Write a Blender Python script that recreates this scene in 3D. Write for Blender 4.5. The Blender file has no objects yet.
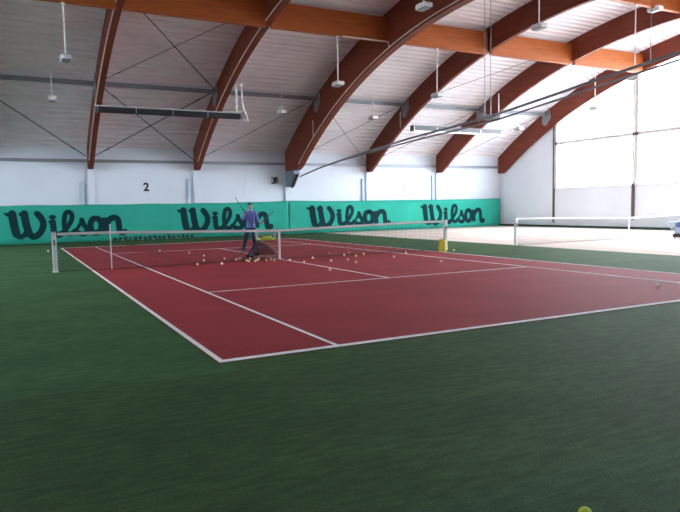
import bpy, bmesh, math, random
from mathutils import Vector, Matrix, Euler
random.seed(7)
PI = math.pi
sc = bpy.context.scene
col = sc.collection
V = Vector

# ------------------------------------------------------------------ materials
def mat(name, color, rough=.6, metal=0., noise=None, bump=None, spec=.5, sheen=0.):
    """noise=(scale, amount, [stretch xyz]) varies the colour; bump=(scale, strength)"""
    m = bpy.data.materials.new(name); m.use_nodes = True
    nt = m.node_tree; b = nt.nodes['Principled BSDF']
    c = (*color, 1)
    b.inputs['Base Color'].default_value = c
    b.inputs['Roughness'].default_value = rough
    b.inputs['Metallic'].default_value = metal
    b.inputs['Specular IOR Level'].default_value = spec
    if sheen: b.inputs['Sheen Weight'].default_value = sheen
    tc = nt.nodes.new('ShaderNodeTexCoord')
    if noise:
        mp = nt.nodes.new('ShaderNodeMapping'); mp.inputs['Scale'].default_value = noise[2] if len(noise) > 2 else (1, 1, 1)
        nz = nt.nodes.new('ShaderNodeTexNoise'); nz.inputs['Scale'].default_value = noise[0]; nz.inputs['Detail'].default_value = 5
        rp = nt.nodes.new('ShaderNodeValToRGB')
        a = noise[1]
        rp.color_ramp.elements[0].position = .3; rp.color_ramp.elements[1].position = .7
        rp.color_ramp.elements[0].color = (*[max(0, x*(1-a)) for x in color], 1)
        rp.color_ramp.elements[1].color = (*[min(1, x*(1+a)) for x in color], 1)
        nt.links.new(tc.outputs['Object'], mp.inputs[0]); nt.links.new(mp.outputs[0], nz.inputs['Vector'])
        nt.links.new(nz.outputs['Fac'], rp.inputs[0]); nt.links.new(rp.outputs[0], b.inputs['Base Color'])
    if bump:
        n2 = nt.nodes.new('ShaderNodeTexNoise'); n2.inputs['Scale'].default_value = bump[0]; n2.inputs['Detail'].default_value = 4
        bp = nt.nodes.new('ShaderNodeBump'); bp.inputs['Strength'].default_value = bump[1]; bp.inputs['Distance'].default_value = .01
        nt.links.new(tc.outputs['Object'], n2.inputs['Vector']); nt.links.new(n2.outputs['Fac'], bp.inputs['Height'])
        nt.links.new(bp.outputs[0], b.inputs['Normal'])
    return m

M = {}
M['wall'] = mat('white_render', (.68, .725, .80), .8, noise=(.5, .03), spec=.2)
M['wall_end'] = mat('pale_panel', (.74, .80, .86), .7, noise=(.4, .04), spec=.2)
M['deck'] = mat('deck_steel', (.85, .815, .85), .55, noise=(.7, .05), spec=.3)
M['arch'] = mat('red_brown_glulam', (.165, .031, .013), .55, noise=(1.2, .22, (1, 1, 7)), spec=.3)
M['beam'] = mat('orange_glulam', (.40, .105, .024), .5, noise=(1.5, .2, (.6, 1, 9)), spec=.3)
M['steel'] = mat('grey_steel', (.26, .27, .30), .5, .3)
M['bluesteel'] = mat('blue_grey_steel', (.24, .28, .36), .5, .2)
M['darksteel'] = mat('dark_steel', (.025, .025, .03), .5, .3)
M['white'] = mat('white_plastic', (.78, .79, .8), .45)
M['whitemetal'] = mat('white_metal', (.88, .89, .91), .4)
M['black'] = mat('black_plastic', (.012, .012, .015), .5)
M['cable'] = mat('grey_cable', (.22, .23, .27), .5, .2)
M['brace'] = mat('dark_rod', (.055, .055, .065), .6)
M['conduit'] = mat('pale_conduit', (.74, .66, .58), .5)
M['pipe'] = mat('blue_grey_duct', (.52, .60, .70), .5)
M['railgrey'] = mat('rail_grey', (.42, .42, .44), .5)
M['midsteel'] = mat('mid_steel', (.10, .10, .11), .5)
M['mullion'] = mat('brown_mullion', (.10, .075, .075), .5)
M['frame'] = mat('pale_frame', (.62, .60, .58), .5)
M['line'] = mat('court_line_paint', (.90, .90, .90), .8, noise=(9, .08), spec=.1)
M['beige'] = mat('beige_carpet', (.66, .56, .49), .95, noise=(.35, .06), spec=.05)
M['banner'] = mat('teal_cloth', (.034, .36, .27), .8, noise=(.8, .08), spec=.1)
M['logo'] = mat('dark_teal_print', (.006, .035, .042), .8, spec=.1)
M['hem'] = mat('dark_hem', (.008, .03, .022), .8)
M['net'] = mat('dark_net_cord', (.008, .045, .04), .8)
M['tape'] = mat('white_tape', (.90, .91, .93), .7)
M['ball'] = mat('pale_ball_felt', (.90, .80, .50), .95, bump=(300, .4))
M['ballgreen'] = mat('yellow_ball_felt', (.78, .90, .05), .95, noise=(220, .18), bump=(420, .6), sheen=.3)
M['seam'] = mat('ball_seam', (.75, .78, .6), .8)
M['yellow'] = mat('yellow_plastic', (.66, .56, .03), .45)
M['blue'] = mat('blue_plastic', (.03, .085, .36), .4)
M['paleblue'] = mat('pale_blue_plastic', (.42, .55, .75), .4)
M['wire'] = mat('grey_wire', (.30, .32, .33), .4, .6)
M['cartleg'] = mat('dark_blue_leg', (.045, .045, .12), .5, .2)
M['carttan'] = mat('tan_rail', (.45, .33, .24), .5)
M['sling'] = mat('dark_sling', (.035, .03, .05), .8)
M['skin'] = mat('skin', (.50, .34, .29), .6, noise=(20, .06))
M['hair'] = mat('dark_hair', (.018, .014, .013), .7, noise=(60, .4))
M['shirt'] = mat('blue_shirt', (.13, .20, .52), .85, noise=(14, .18))
M['collar'] = mat('lilac_collar', (.40, .33, .50), .85)
M['trousers'] = mat('navy_trousers', (.018, .025, .075), .85, noise=(20, .2))
M['shoe'] = mat('dark_shoe', (.03, .03, .035), .6)
M['eye'] = mat('eye_white', (.8, .8, .78), .3)
M['pupil'] = mat('pupil', (.01, .008, .006), .3)
M['lip'] = mat('lip', (.38, .13, .11), .5)
M['grip'] = mat('black_grip', (.015, .015, .018), .7)
M['racket'] = mat('dark_racket', (.02, .03, .035), .4)
M['string'] = mat('racket_string', (.12, .25, .22), .6)

def carpet_green():
    m = bpy.data.materials.new('green_carpet'); m.use_nodes = True
    nt = m.node_tree; L = nt.links; b = nt.nodes['Principled BSDF']
    b.inputs['Roughness'].default_value = .8; b.inputs['Specular IOR Level'].default_value = .05
    b.inputs['Sheen Weight'].default_value = .02; b.inputs['Sheen Roughness'].default_value = .5; b.inputs['Sheen Tint'].default_value = (.42, .85, .36, 1)
    tc = nt.nodes.new('ShaderNodeTexCoord')
    sp = nt.nodes.new('ShaderNodeSeparateXYZ'); L.new(tc.outputs['Object'], sp.inputs[0])
    def noise(scale, detail=4, stretch=(1, 1, 1)):
        mp = nt.nodes.new('ShaderNodeMapping'); mp.inputs['Scale'].default_value = stretch
        L.new(tc.outputs['Object'], mp.inputs[0])
        n = nt.nodes.new('ShaderNodeTexNoise'); n.inputs['Scale'].default_value = scale; n.inputs['Detail'].default_value = detail
        L.new(mp.outputs[0], n.inputs['Vector']); return n.outputs['Fac']
    def ramp(v, p0, c0, p1, c1):
        r = nt.nodes.new('ShaderNodeValToRGB'); e = r.color_ramp.elements
        e[0].position = p0; e[0].color = (*c0, 1); e[1].position = p1; e[1].color = (*c1, 1)
        L.new(v, r.inputs[0]); return r.outputs[0]
    def mix(f, a, c, mode='MIX'):
        x = nt.nodes.new('ShaderNodeMixRGB'); x.blend_type = mode
        for s, v in zip(x.inputs, (f, a, c)):
            if isinstance(v, (int, float)): s.default_value = v
            elif isinstance(v, tuple): s.default_value = (*v, 1)
            else: L.new(v, s)
        return x.outputs[0]
    def math_(op, a, c):
        x = nt.nodes.new('ShaderNodeMath'); x.operation = op
        for s, v in zip(x.inputs, (a, c)):
            if isinstance(v, (int, float)): s.default_value = v
            else: L.new(v, s)
        return x.outputs[0]
    # three lengths of carpet laid side by side, each with its own tone
    wob = math_('MULTIPLY', math_('SUBTRACT', noise(.6, 2), .5), .25)
    y = math_('ADD', sp.outputs['Y'], wob)
    A, B, Cc = (.054, .124, .054), (.054, .100, .042), (.056, .110, .052)
    x_ = math_('ADD', sp.outputs['X'], wob)
    f1 = math_('MULTIPLY', math_('GREATER_THAN', y, -.35), math_('LESS_THAN', x_, .1)); f2 = math_('LESS_THAN', y, -3.62)
    c = mix(f1, B, A); c = mix(f2, c, Cc)
    blot = ramp(noise(.55, 6, (1, 2.2, 1)), .3, (.72, .76, .78), .72, (1.22, 1.16, 1.12))
    c = mix(.75, c, blot, 'MULTIPLY')
    fine = ramp(noise(55, 3, (1, 1.8, 1)), .3, (.62, .62, .62), .72, (1.4, 1.4, 1.4))
    c = mix(.85, c, fine, 'MULTIPLY')
    mid = ramp(noise(7, 6, (.6, 2.4, 1)), .32, (.70, .72, .74), .70, (1.32, 1.28, 1.25))
    c = mix(.8, c, mid, 'MULTIPLY')
    fleck = ramp(noise(26, 2, (.7, 2, 1)), .70, (0, 0, 0), .80, (.35, .35, .35))
    c = mix(fleck, c, (.13, .15, .10))
    L.new(c, b.inputs['Base Color'])
    bp = nt.nodes.new('ShaderNodeBump'); bp.inputs['Strength'].default_value = .5; bp.inputs['Distance'].default_value = .012
    L.new(noise(90, 3), bp.inputs['Height']); L.new(bp.outputs[0], b.inputs['Normal'])
    return m
M['green'] = carpet_green()
def carpet_red():
    m = mat('red_court', (.33, .037, .046), .8, noise=(.5, .12, (1, 1.6, 1)), bump=(70, .35), spec=.12, sheen=.002)
    nt = m.node_tree; b = nt.nodes['Principled BSDF']; L = nt.links
    src = b.inputs['Base Color'].links[0].from_socket
    tc = nt.nodes.new('ShaderNodeTexCoord')
    n = nt.nodes.new('ShaderNodeTexNoise'); n.inputs['Scale'].default_value = 38; n.inputs['Detail'].default_value = 3
    L.new(tc.outputs['Object'], n.inputs['Vector'])
    r = nt.nodes.new('ShaderNodeValToRGB'); e = r.color_ramp.elements
    e[0].position = .3; e[0].color = (.72, .72, .72, 1); e[1].position = .72; e[1].color = (1.3, 1.3, 1.3, 1)
    L.new(n.outputs['Fac'], r.inputs[0])
    x = nt.nodes.new('ShaderNodeMixRGB'); x.blend_type = 'MULTIPLY'; x.inputs[0].default_value = .55
    L.new(src, x.inputs[1]); L.new(r.outputs[0], x.inputs[2]); L.new(x.outputs[0], b.inputs['Base Color'])
    return m
M['red'] = carpet_red()
def glass():
    m = bpy.data.materials.new('window_glass'); m.use_nodes = True
    nt = m.node_tree; nt.nodes.clear()
    o = nt.nodes.new('ShaderNodeOutputMaterial'); mx = nt.nodes.new('ShaderNodeMixShader')
    t = nt.nodes.new('ShaderNodeBsdfTransparent'); t.inputs[0].default_value = (.96, .98, .99, 1)
    g = nt.nodes.new('ShaderNodeBsdfGlossy'); g.inputs['Roughness'].default_value = .03
    mx.inputs[0].default_value = .05
    nt.links.new(t.outputs[0], mx.inputs[1]); nt.links.new(g.outputs[0], mx.inputs[2]); nt.links.new(mx.outputs[0], o.inputs[0])
    return m
M['glass'] = glass()

# ------------------------------------------------------------------ mesh builder
class MB:
    def __init__(s): s.v = []; s.f = []; s.mi = []
    def add(s, vs, fs, mi=0):
        o = len(s.v); s.v += [tuple(p) for p in vs]
        for f in fs: s.f.append(tuple(i+o for i in f)); s.mi.append(mi)
        return s
    def box(s, x0, y0, z0, x1, y1, z1, mi=0):
        p = [(x, y, z) for z in (z0, z1) for y in (y0, y1) for x in (x0, x1)]
        return s.add(p, [(0, 2, 3, 1), (4, 5, 7, 6), (0, 1, 5, 4), (2, 6, 7, 3), (0, 4, 6, 2), (1, 3, 7, 5)], mi)
    def tube(s, pts, r, n=8, mi=0, closed=False, r1=None):
        pts = [V(p) for p in pts]; N = len(pts); rings = []
        for i, p in enumerate(pts):
            a = pts[(i-1) % N] if (closed or i > 0) else p
            b = pts[(i+1) % N] if (closed or i < N-1) else p
            t = (b-a).normalized()
            up = V((0, 0, 1)) if abs(t.z) < .95 else V((1, 0, 0))
            u = t.cross(up).normalized(); w = u.cross(t)
            rr = r if r1 is None else r+(r1-r)*i/(N-1)
            rings.append([p+u*rr*math.cos(2*PI*k/n)+w*rr*math.sin(2*PI*k/n) for k in range(n)])
        vs = [q for g in rings for q in g]; fs = []
        for i in range(N if closed else N-1):
            j = (i+1) % N
            for k in range(n):
                l = (k+1) % n; fs.append((i*n+k, i*n+l, j*n+l, j*n+k))
        if not closed:
            fs.append(tuple(range(n-1, -1, -1))); fs.append(tuple((N-1)*n+k for k in range(n)))
        return s.add(vs, fs, mi)
    def lathe(s, prof, n=20, c=(0, 0, 0), mi=0):
        vs = []; fs = []
        for r, z in prof:
            for k in range(n):
                a = 2*PI*k/n; vs.append((c[0]+r*math.cos(a), c[1]+r*math.sin(a), c[2]+z))
        for i in range(len(prof)-1):
            for k in range(n):
                l = (k+1) % n; fs.append((i*n+k, i*n+l, (i+1)*n+l, (i+1)*n+k))
        fs.append(tuple(range(n-1, -1, -1))); fs.append(tuple((len(prof)-1)*n+k for k in range(n)))
        return s.add(vs, fs, mi)
    def sphere(s, c, r, nu=14, nv=8, mi=0, sc_=(1, 1, 1)):
        vs = [(c[0], c[1], c[2]-r*sc_[2])]
        for j in range(1, nv):
            a = -PI/2+PI*j/nv
            for k in range(nu):
                b = 2*PI*k/nu
                vs.append((c[0]+r*sc_[0]*math.cos(a)*math.cos(b), c[1]+r*sc_[1]*math.cos(a)*math.sin(b), c[2]+r*sc_[2]*math.sin(a)))
        vs.append((c[0], c[1], c[2]+r*sc_[2])); T = len(vs)-1; fs = []
        for k in range(nu):
            l = (k+1) % nu
            fs.append((0, 1+l, 1+k)); fs.append((T, 1+(nv-2)*nu+k, 1+(nv-2)*nu+l))
            for j in range(nv-2):
                fs.append((1+j*nu+k, 1+j*nu+l, 1+(j+1)*nu+l, 1+(j+1)*nu+k))
        return s.add(vs, fs, mi)
    def prism(s, poly, axis, a, b, mi=0):
        """poly of 2-D points; axis 0: (y,z) extruded along x; 1: (x,z) along y; 2: (x,y) along z"""
        def P(u, w, t): return [(t, u, w), (u, t, w), (u, w, t)][axis]
        n = len(poly); vs = [P(u, w, a) for u, w in poly]+[P(u, w, b) for u, w in poly]
        fs = [tuple(range(n)), tuple(range(2*n-1, n-1, -1))]+[(i, (i+1) % n, n+(i+1) % n, n+i) for i in range(n)]
        return s.add(vs, fs, mi)
    def build(s, name, mats, parent=None, smooth=False, origin=None, bevel=0):
        me = bpy.data.meshes.new(name)
        o_ = V(origin) if origin else V((0, 0, 0))
        me.from_pydata([tuple(V(p)-o_) for p in s.v], [], s.f)
        for m in (mats if isinstance(mats, (list, tuple)) else [mats]): me.materials.append(m)
        me.polygons.foreach_set('material_index', s.mi)
        bm = bmesh.new(); bm.from_mesh(me); bmesh.ops.recalc_face_normals(bm, faces=bm.faces); bm.to_mesh(me); bm.free()
        if smooth: me.polygons.foreach_set('use_smooth', [True]*len(me.polygons))
        me.update()
        o = bpy.data.objects.new(name, me); col.objects.link(o); o.location = o_
        if bevel:
            md = o.modifiers.new('bevel', 'BEVEL'); md.width = bevel; md.segments = 2; md.limit_method = 'ANGLE'
        if parent: o.parent = parent
        return o

def tag(o, label, cat, group=None, kind=None):
    if label: o['label'] = label
    if cat: o['category'] = cat
    if group: o['group'] = group
    if kind: o['kind'] = kind
    return o
def thing(name, label, cat, loc=(0, 0, 0), rz=0., group=None):
    o = bpy.data.objects.new(name, None); o.empty_display_size = .1; col.objects.link(o)
    o.location = loc; o.rotation_euler = (0, 0, rz)
    return tag(o, label, cat, group)
def struct(o): o['kind'] = 'structure'; return o
def dup(o, loc, label, group=None):
    r = o.copy(); col.objects.link(r); r.location = loc; r['label'] = label
    if group: r['group'] = group
    for ch in list(o.children):
        c = ch.copy(); c.parent = r; col.objects.link(c)
        for g in ch.children:
            d = g.copy(); d.parent = c; col.objects.link(d)
    return r

# ------------------------------------------------------------------ key sizes
XA = [1.91, 7.47, 13.06, 18.58, 24.08, 29.55]          # arch planes
Y0 = 11.4                                       # middle of the span
YW, YN = 29.0, -7.2                             # far wall, near wall
XL, XR = -14.8, 29.7                            # gables
XG = 15.2                                       # green carpet / beige carpet joint
def deckz(y): return -20.23+math.sqrt(30.68**2-(y-Y0)**2)
def lowz(y, big=False):
    zc, R = (-18.36, 27.22) if big else (-19.18, 28.57)
    return zc+math.sqrt(R*R-(y-Y0)**2)

# ------------------------------------------------------------------ the room shell
struct(MB().box(XL, YN, -.2, XG, YW, 0).build('floor', M['green']))
b = MB().box(XG, YN, -.2, XR, YW, .001)
struct(b.build('floor_beige', M['beige']))
# far wall: precast panels with fine vertical joints
b = MB(); b.box(XL, YW+.012, -.2, XR+.3, YW+.3, 4.9)
x = XL
while x < XR-.1:
    x2 = min(XR, x+2.793)
    b.box(x+.006, YW, 0, x2-.006, YW+.02, 4.22); x = x2
b.box(XL, YW, 4.235, XR, YW+.02, 5.0)
struct(b.build('wall_back', M['wall']))
struct(MB().box(XL, YN-.3, -.2, XR+.3, YN, 5.0).build('wall_near', M['wall']))
# pilasters under every arch foot belong to the far wall
for i, X in enumerate(XA[:-1]):
    w = .24 if i == 2 else .17
    o = struct(MB().box(X-w, YW-.14, 0, X+w, YW+.01, 3.78 if i != 2 else 2.8).build('trim_%d' % (i+1), M['wall'], bevel=.01))

# corrugated roof deck on the arc
def deck_profile():
    pts = []; R = 30.68; c = (Y0, -20.23)
    a0 = math.asin((YN-.25-Y0)/R); a1 = math.asin((YW+.28-Y0)/R)
    per = .36/R; n = int((a1-a0)/per)
    for i in range(n):
        a = a0+i*per
        for da, dr in ((0, 0), (.62, 0), (.68, .14), (.94, .14)):
            t = a+da*per
            pts.append((c[0]+(R+dr)*math.sin(t), c[1]+(R+dr)*math.cos(t)))
    return pts
pr = deck_profile(); b = MB(); n = len(pr)
vs = [(XL, y, z) for y, z in pr]+[(XR+.05, y, z) for y, z in pr]
b.add(vs, [(i, i+1, n+i+1, n+i) for i in range(n-1)])
# upper skin
R2 = 30.68+.22
up = [(Y0+R2*math.sin(t), -20.23+R2*math.cos(t)) for t in [math.asin((YN-.25-Y0)/30.68)+k*(math.asin((YW+.28-Y0)/30.68)-math.asin((YN-.25-Y0)/30.68))/60 for k in range(61)]]
b.add([(XL, y, z) for y, z in up]+[(XR+.05, y, z) for y, z in up], [(i, i+1, 62+i, 61+i) for i in range(60)])
struct(b.build('ceiling', M['deck']))

# gables
def arcpts(y0, y1, n=14): return [(y0+(y1-y0)*k/n, deckz(y0+(y1-y0)*k/n)+.05) for k in range(n+1)]
SILL = 2.5
def gable(name, x0, x1, m, solid=()):
    b = MB()
    b.box(x0, YN-.3, -.2, x1, YW+.3, SILL)
    for a, c in ((23.85, YW), (YN, -1.2))+tuple(solid):
        poly = [(a, SILL), (c, SILL)]+list(reversed(arcpts(a, c)))
        b.prism(poly, 0, x0, x1)
    return struct(b.build(name, m))
gable('wall_right', XR, XR+.25, M['wall_end'])
gable('wall_left', XL-.25, XL, M['wall'], ((-1.2, 11.95), (17.9, 23.85)))
# low skirting of the end wall
struct(MB().box(XR-.03, YN, 0, XR, YW, .14).build('baseboard_right', M['hem']))

MUL = [23.85, 17.9, 11.95, 6.0, -1.2]
def glazing(x, idx, ks):
    for k in ks:
        y1, y0 = MUL[k], MUL[k+1]
        w = struct(thing('window_%d' % (idx+k), None, None, (x, (y0+y1)/2, SILL)))
        def L(p): return (p[0]-x, p[1]-(y0+y1)/2, p[2]-SILL)
        def mk(bld, nm, m):
            bld.v = [L(p) for p in bld.v]; return bld.build(nm, m, w)
        f = MB()
        f.box(x-.05, y0, SILL, x+.07, y1, SILL+.06)
        f.box(x-.08, y0, 5.31, x+.07, y1, 5.50)
        f.box(x-.08, y1-.22, SILL, x+.07, y1-.02, deckz(y1)-.02); f.box(x-.08, y0+.02, SILL, x+.07, y0+.12, deckz(y0)-.02)
        mk(f, 'frame', M['frame'])
        g = MB(); g.box(x+.005, y0+.07, SILL+.05, x+.02, y1-.11, 5.37); mk(g, 'glass_pane', M['glass'])
        g = MB(); g.prism([(y0+.07, 5.43), (y1-.11, 5.43)]+list(reversed(arcpts(y0+.07, y1-.11))), 0, x+.005, x+.02); mk(g, 'glass_pane', M['glass'])
glazing(XR, 1, range(4))

glazing(XL-.1, 4, (1,))  # unseen window bay in the left gable, added and sized for fill light
# dark posts of the end wall
for k, (y, z0, w) in enumerate(((23.9, .3, .11), (17.95, .55, .16), (12.0, .3, .16), (6.05, .3, .16))):
    b = MB()
    b.box(XR-.09, y-w/2, z0, XR-.001, y+w/2, 2.62 if k == 1 else deckz(y)-1.0)
    if k == 1: b.box(XR-.05, y+.03, 2.6, XR-.001, y+.09, deckz(y)-1.0)
    struct(b.build('trim_%d' % (10+k), M['mullion']))

# ------------------------------------------------------------------ courts
def court(name, ox, m, linem):
    b = MB(); b.box(ox-.02, -.03, .0, ox+10.99, 23.79, .004)
    c = struct(b.build(name, m))
    l = MB(); z0, z1 = .004, .0075
    def ln(x0, y0, x1, y1): l.box(ox+x0, y0, z0, ox+x1, y1, z1)
    for xx in (-.01, 10.97-.05): ln(xx, -.02, xx+.06, 23.77)
    for xx in (1.37, 9.6-.05): ln(xx, .08, xx+.05, 23.67)
    for y in (-.02, 23.67): ln(.05, y, 10.92, y+.10)
    for y in (5.46, 18.26): ln(1.42, y, 9.55, y+.05)
    ln(5.46, 5.51, 5.51, 18.26); ln(5.46, 23.57, 5.51, 23.67)
    l.build('court_lines', linem, c)
    return c
court('court_surface', 0, M['red'], M['line'])
M['pinkclay'] = mat('pale_clay', (.66, .53, .465), .95, noise=(.4, .06), spec=.05)
court('court_surface', 16.05, M['pinkclay'], M['line'])

# ------------------------------------------------------------------ roof timbers
ords = ['leftmost', 'second', 'third', 'fourth', 'fifth', 'sixth']
albl = ['slim brown roof arch at far left, seen nearly edge on',
        'brown roof arch rising between the "2" on the wall and the black loudspeaker',
        'largest roof arch with a grey bracket at its foot, in the middle of the hall',
        'brown roof arch landing between the speaker and the "1" on the wall',
        'brown roof arch landing just left of the last dark wall logo',
        'roof arch running along the top of the big end window']
def arch(i, X=None, label=None):
    X = X or XA[i]; big = i == 2
    t = .17 if big else (.115 if i < 2 else .085)
    a = thing('roof_arch', label or albl[i], 'roof arch', (X, YW-.2, lowz(28.5)), 0, 'curved timber roof arches')
    ox, oy, oz = a.location
    ys = [28.99-(28.99+6.9)*k/72 for k in range(73)]
    top = [(y, deckz(y)-.003) for y in ys]
    bot = [(y, max(lowz(y, big), 3.76 if y > 20 else 2.9)) for y in ys]
    b = MB(); n = len(ys); vs = []
    for (y, zt), (_, zb) in zip(top, bot):
        vs += [(-t, y-oy, zb-oz), (t, y-oy, zb-oz), (t, y-oy, zt-oz), (-t, y-oy, zt-oz)]
    fs = [(3, 2, 1, 0), tuple(4*(n-1)+k for k in range(4))]
    for k in range(n-1):
        for q in range(4):
            r = (q+1) % 4; fs.append((4*k+q, 4*k+r, 4*k+4+r, 4*k+4+q))
    b.add(vs, fs); b.build('timber', M['arch'], a)
    # conduit along the lower left edge
    c = MB(); pts = [(-t-.02, y-oy, max(lowz(y, big), 3.76)+.10-oz) for y in ys if y < 28.2 and lowz(y, big) > 3.9]
    c.tube(pts[:58], .028, 6)
    if i < 3: c.build('cable_conduit', M['conduit'], a)
    if i in (2, 3):
        c = MB(); c.tube([(-t-.03, 24.9-oy, lowz(24.9, big)+1.0-oz), (-t-.03, 24.9-oy, lowz(24.9, big)+.12-oz)], .03, 6); c.build('drop_conduit', M['conduit'], a)
    # steel plates where the purlin meets the arch
    g = MB()
    for s_ in (-1, 1):
        x0 = s_*(t+.001); x1 = s_*(t+.03)
        g.prism([(24.1-oy, 7.75-oz), (24.75-oy, 7.45-oz), (24.75-oy, 6.75-oz), (24.45-oy, 6.6-oz), (24.0-oy, 7.1-oz)], 0, min(x0, x1), max(x0, x1))
    g.build('steel_plate', M['steel'], a)
    if big:
        g = MB()
        g.prism([(28.99-oy, 3.755-oz), (27.75-oy, 3.755-oz), (27.7-oy, 3.55-oz), (28.5-oy, 2.83-oz), (28.99-oy, 2.83-oz)], 0, -t-.02, t+.02)
        g.build('foot_bracket', M['bluesteel'], a)
        g = MB(); g.tube([(t*.2, 27.66-oy, 3.52-oz), (t*.2, 28.48-oy, 2.79-oz)], .06, 8); g.build('bracket_edge', M['darksteel'], a)
        g = MB()
        g.tube([(-2.4, 17.2-oy, 8.61-oz), (-t-.03, 17.2-oy, 8.61-oz), (-t-.03, 17.1-oy, 8.36-oz)], .03, 6); g.build('branch_conduit', M['conduit'], a)
    return a
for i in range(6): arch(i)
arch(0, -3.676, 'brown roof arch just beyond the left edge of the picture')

# straight purlins of orange timber between the arches
def beam_label(i, row):
    seg = ['far left of the picture', 'between the first and second arch from left', 'between the second arch and the big middle arch',
           'just right of the big middle arch', 'between the fourth and fifth arch', 'beside the big end window'][i]
    return ('orange timber roof beam ' + seg) if row == 0 else ('upper orange roof beam near the ridge ' + seg)
edges = [XA[0]-5.586]+XA
for row, (Y, zb, zt) in enumerate(((17.4, 8.64, 9.66), (11.4, 9.56, 10.38))):
    for i in range(6):
        x0 = edges[i]+(.175 if i == 3 else .12); x1 = edges[i+1]-(.175 if i == 2 else .12)
        if row == 1 and i != 5: continue
        b = MB().box(-(x1-x0)/2, -.1, 0, (x1-x0)/2, .1, zt-zb)
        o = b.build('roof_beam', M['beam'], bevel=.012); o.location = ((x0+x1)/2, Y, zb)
        tag(o, beam_label(i, row), 'roof beam', 'orange timber roof beams')
# the ridge beam bays just above the frame still carry the lamps
for i in range(5):
    x0 = edges[i]+(.175 if i == 3 else .12); x1 = edges[i+1]-(.175 if i == 2 else .12)
    o = MB().box(-(x1-x0)/2, -.1, 0, (x1-x0)/2, .1, .82).build('ridge_beam', M['beam'], bevel=.012)
    o.location = ((x0+x1)/2, 11.4, 9.56)
    tag(o, 'orange ridge beam over the ' + ['first', 'second', 'third', 'fourth', 'fifth'][i] + ' roof bay from the left, above the top of the picture', 'roof beam', 'orange ridge beams')

# steel purlin under the deck, one length per bay, and the strut along the far wall
baytxt = ['at the left edge of the picture', 'between the first and second roof arch from left', 'between the second arch and the big middle arch',
          'right of the big middle arch', 'between the fourth and fifth roof arch', 'next to the end window']
for i in range(6):
    x0 = edges[i]+(.2 if i == 3 else .15); x1 = edges[i+1]-(.2 if i == 2 else .15); L = (x1-x0)/2
    s = MB()
    for z in (0, .16): s.box(-L, -.09, z, L, .09, z+.022)
    s.box(-L, -.012, .02, L, .012, .17)
    o = s.build('steel_purlin', M['steel']); o.location = ((x0+x1)/2, 24.4, 7.24)
    tag(o, 'grey steel purlin under the roof deck ' + baytxt[i], 'steel beam', 'grey steel purlins')
    s = MB().box(-L, -.06, -.07, L, .06, .07)
    s.box(-L, -.075, .05, L, .06, .075)
    o = s.build('wall_strut', M['steel']); o.location = ((x0+x1)/2, 28.9, 4.2)
    tag(o, 'grey strut along top of far wall ' + baytxt[i], 'steel beam', 'grey wall struts')

# diagonal brace rods
bo = ['first', 'second', 'third', 'fourth', 'fifth', 'sixth']
def rod(i, lo, hi, x0, x1, panel, lean):
    b = MB(); a = V((x0, *lo)); c = V((x1, *hi)); thick = panel == 'lower' or lean == 'left'; mid = (a+c)/2
    b.tube([a-mid, c-mid], .024 if i < 2 and thick else .014, 6)
    for e in (.12, .88):
        p = a.lerp(c, e)-mid; d = (c-a).normalized()*.14
        b.tube([p-d, p+d], .034 if i < 2 and thick else .022, 6)
    o = b.build('brace_rod', M['brace']); o.location = mid
    tag(o, 'dark brace rod leaning %s, %s panel, %s roof bay from the left' % (lean, panel, bo[i]), 'brace rod', 'diagonal roof brace rods')
lowP, midP, topP = (28.72, 4.42), (24.5, 7.42), (17.75, 9.50)
for i in range(6):
    x0 = edges[i]+.2; x1 = edges[i+1]-.2
    if i == 0:
        rod(0, lowP, (24.6, 7.38), x1, x0, 'lower', 'left'); continue
    rod(i, lowP, (24.66, 7.34), x0, x1, 'lower', 'right')
    if i in (1, 3): rod(i, (28.72, 4.34), (24.66, 7.26), x1, x0, 'lower', 'left')
    if i in (1, 4): rod(i, (24.2, 7.46), topP, x0, x1, 'upper', 'right')
    if i == 1: rod(i, (24.2, 7.38), (17.75, 9.42), x1, x0, 'upper', 'left')

# drain ducts on the far wall beside the pilasters
for i, (x, z0, z1) in enumerate(((1.50, 0, 3.15), (7.02, 0, 3.3), (12.85, 0, 3.1), (18.2, 0, 3.35), (23.66, 0, 3.6))):
    b = MB().box(-.07, -.05, 0, .07, .05, z1); b.box(-.09, -.065, z1-.06, .09, .05, z1)
    o = b.build('wall_duct', M['pipe'], bevel=.01); o.location = (x, YW-.06, z0)
    tag(o, 'blue grey vertical duct on far wall beside the ' + ['leftmost pilaster', 'second pilaster', 'pilaster with the grey bracket', 'fourth pilaster', 'pilaster by the last dark logo'][i], 'wall duct', 'blue grey wall ducts')

# ------------------------------------------------------------------ lamps
def pendant(x, y, z, ztop, label, tilt=0., group='small white pendant lamps'):
    if y == 18:                         # lamps of the row hung from the long orange beam
        q = .9753; x = -1.84+(x+1.84)*q; z = 1.59+(z-1.59)*q; y = 17.4; ztop = 8.64
    t = thing('pendant_lamp', label, 'lamp', (x, y, z), 0, group)
    b = MB(); b.prism([(-.27, 0), (-.28, .11), (-.22, .16), (.22, .16), (.28, .11), (.27, 0)], 0, -.16, .16)
    h = b.build('lamp_housing', M['white'], t, bevel=.015)
    MB().box(-.13, -.24, -.035, .13, .24, .002).build('lamp_diffuser', M['steel'], h)
    r = MB(); r.tube([(0, 0, .158), (0, 0, ztop-z)], .025, 6); r.lathe([(.06, ztop-z-.05), (.07, ztop-z-.004)], 10)
    r.build('hanging_rod', M['white'], t)
    return t
pendant(.12, 18, 6.87, 8.84, 'white box pendant lamp upper of the two at far left')
pendant(10.83, 18, 6.76, 8.84, 'white pendant lamp hanging in front of the big middle arch')
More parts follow.
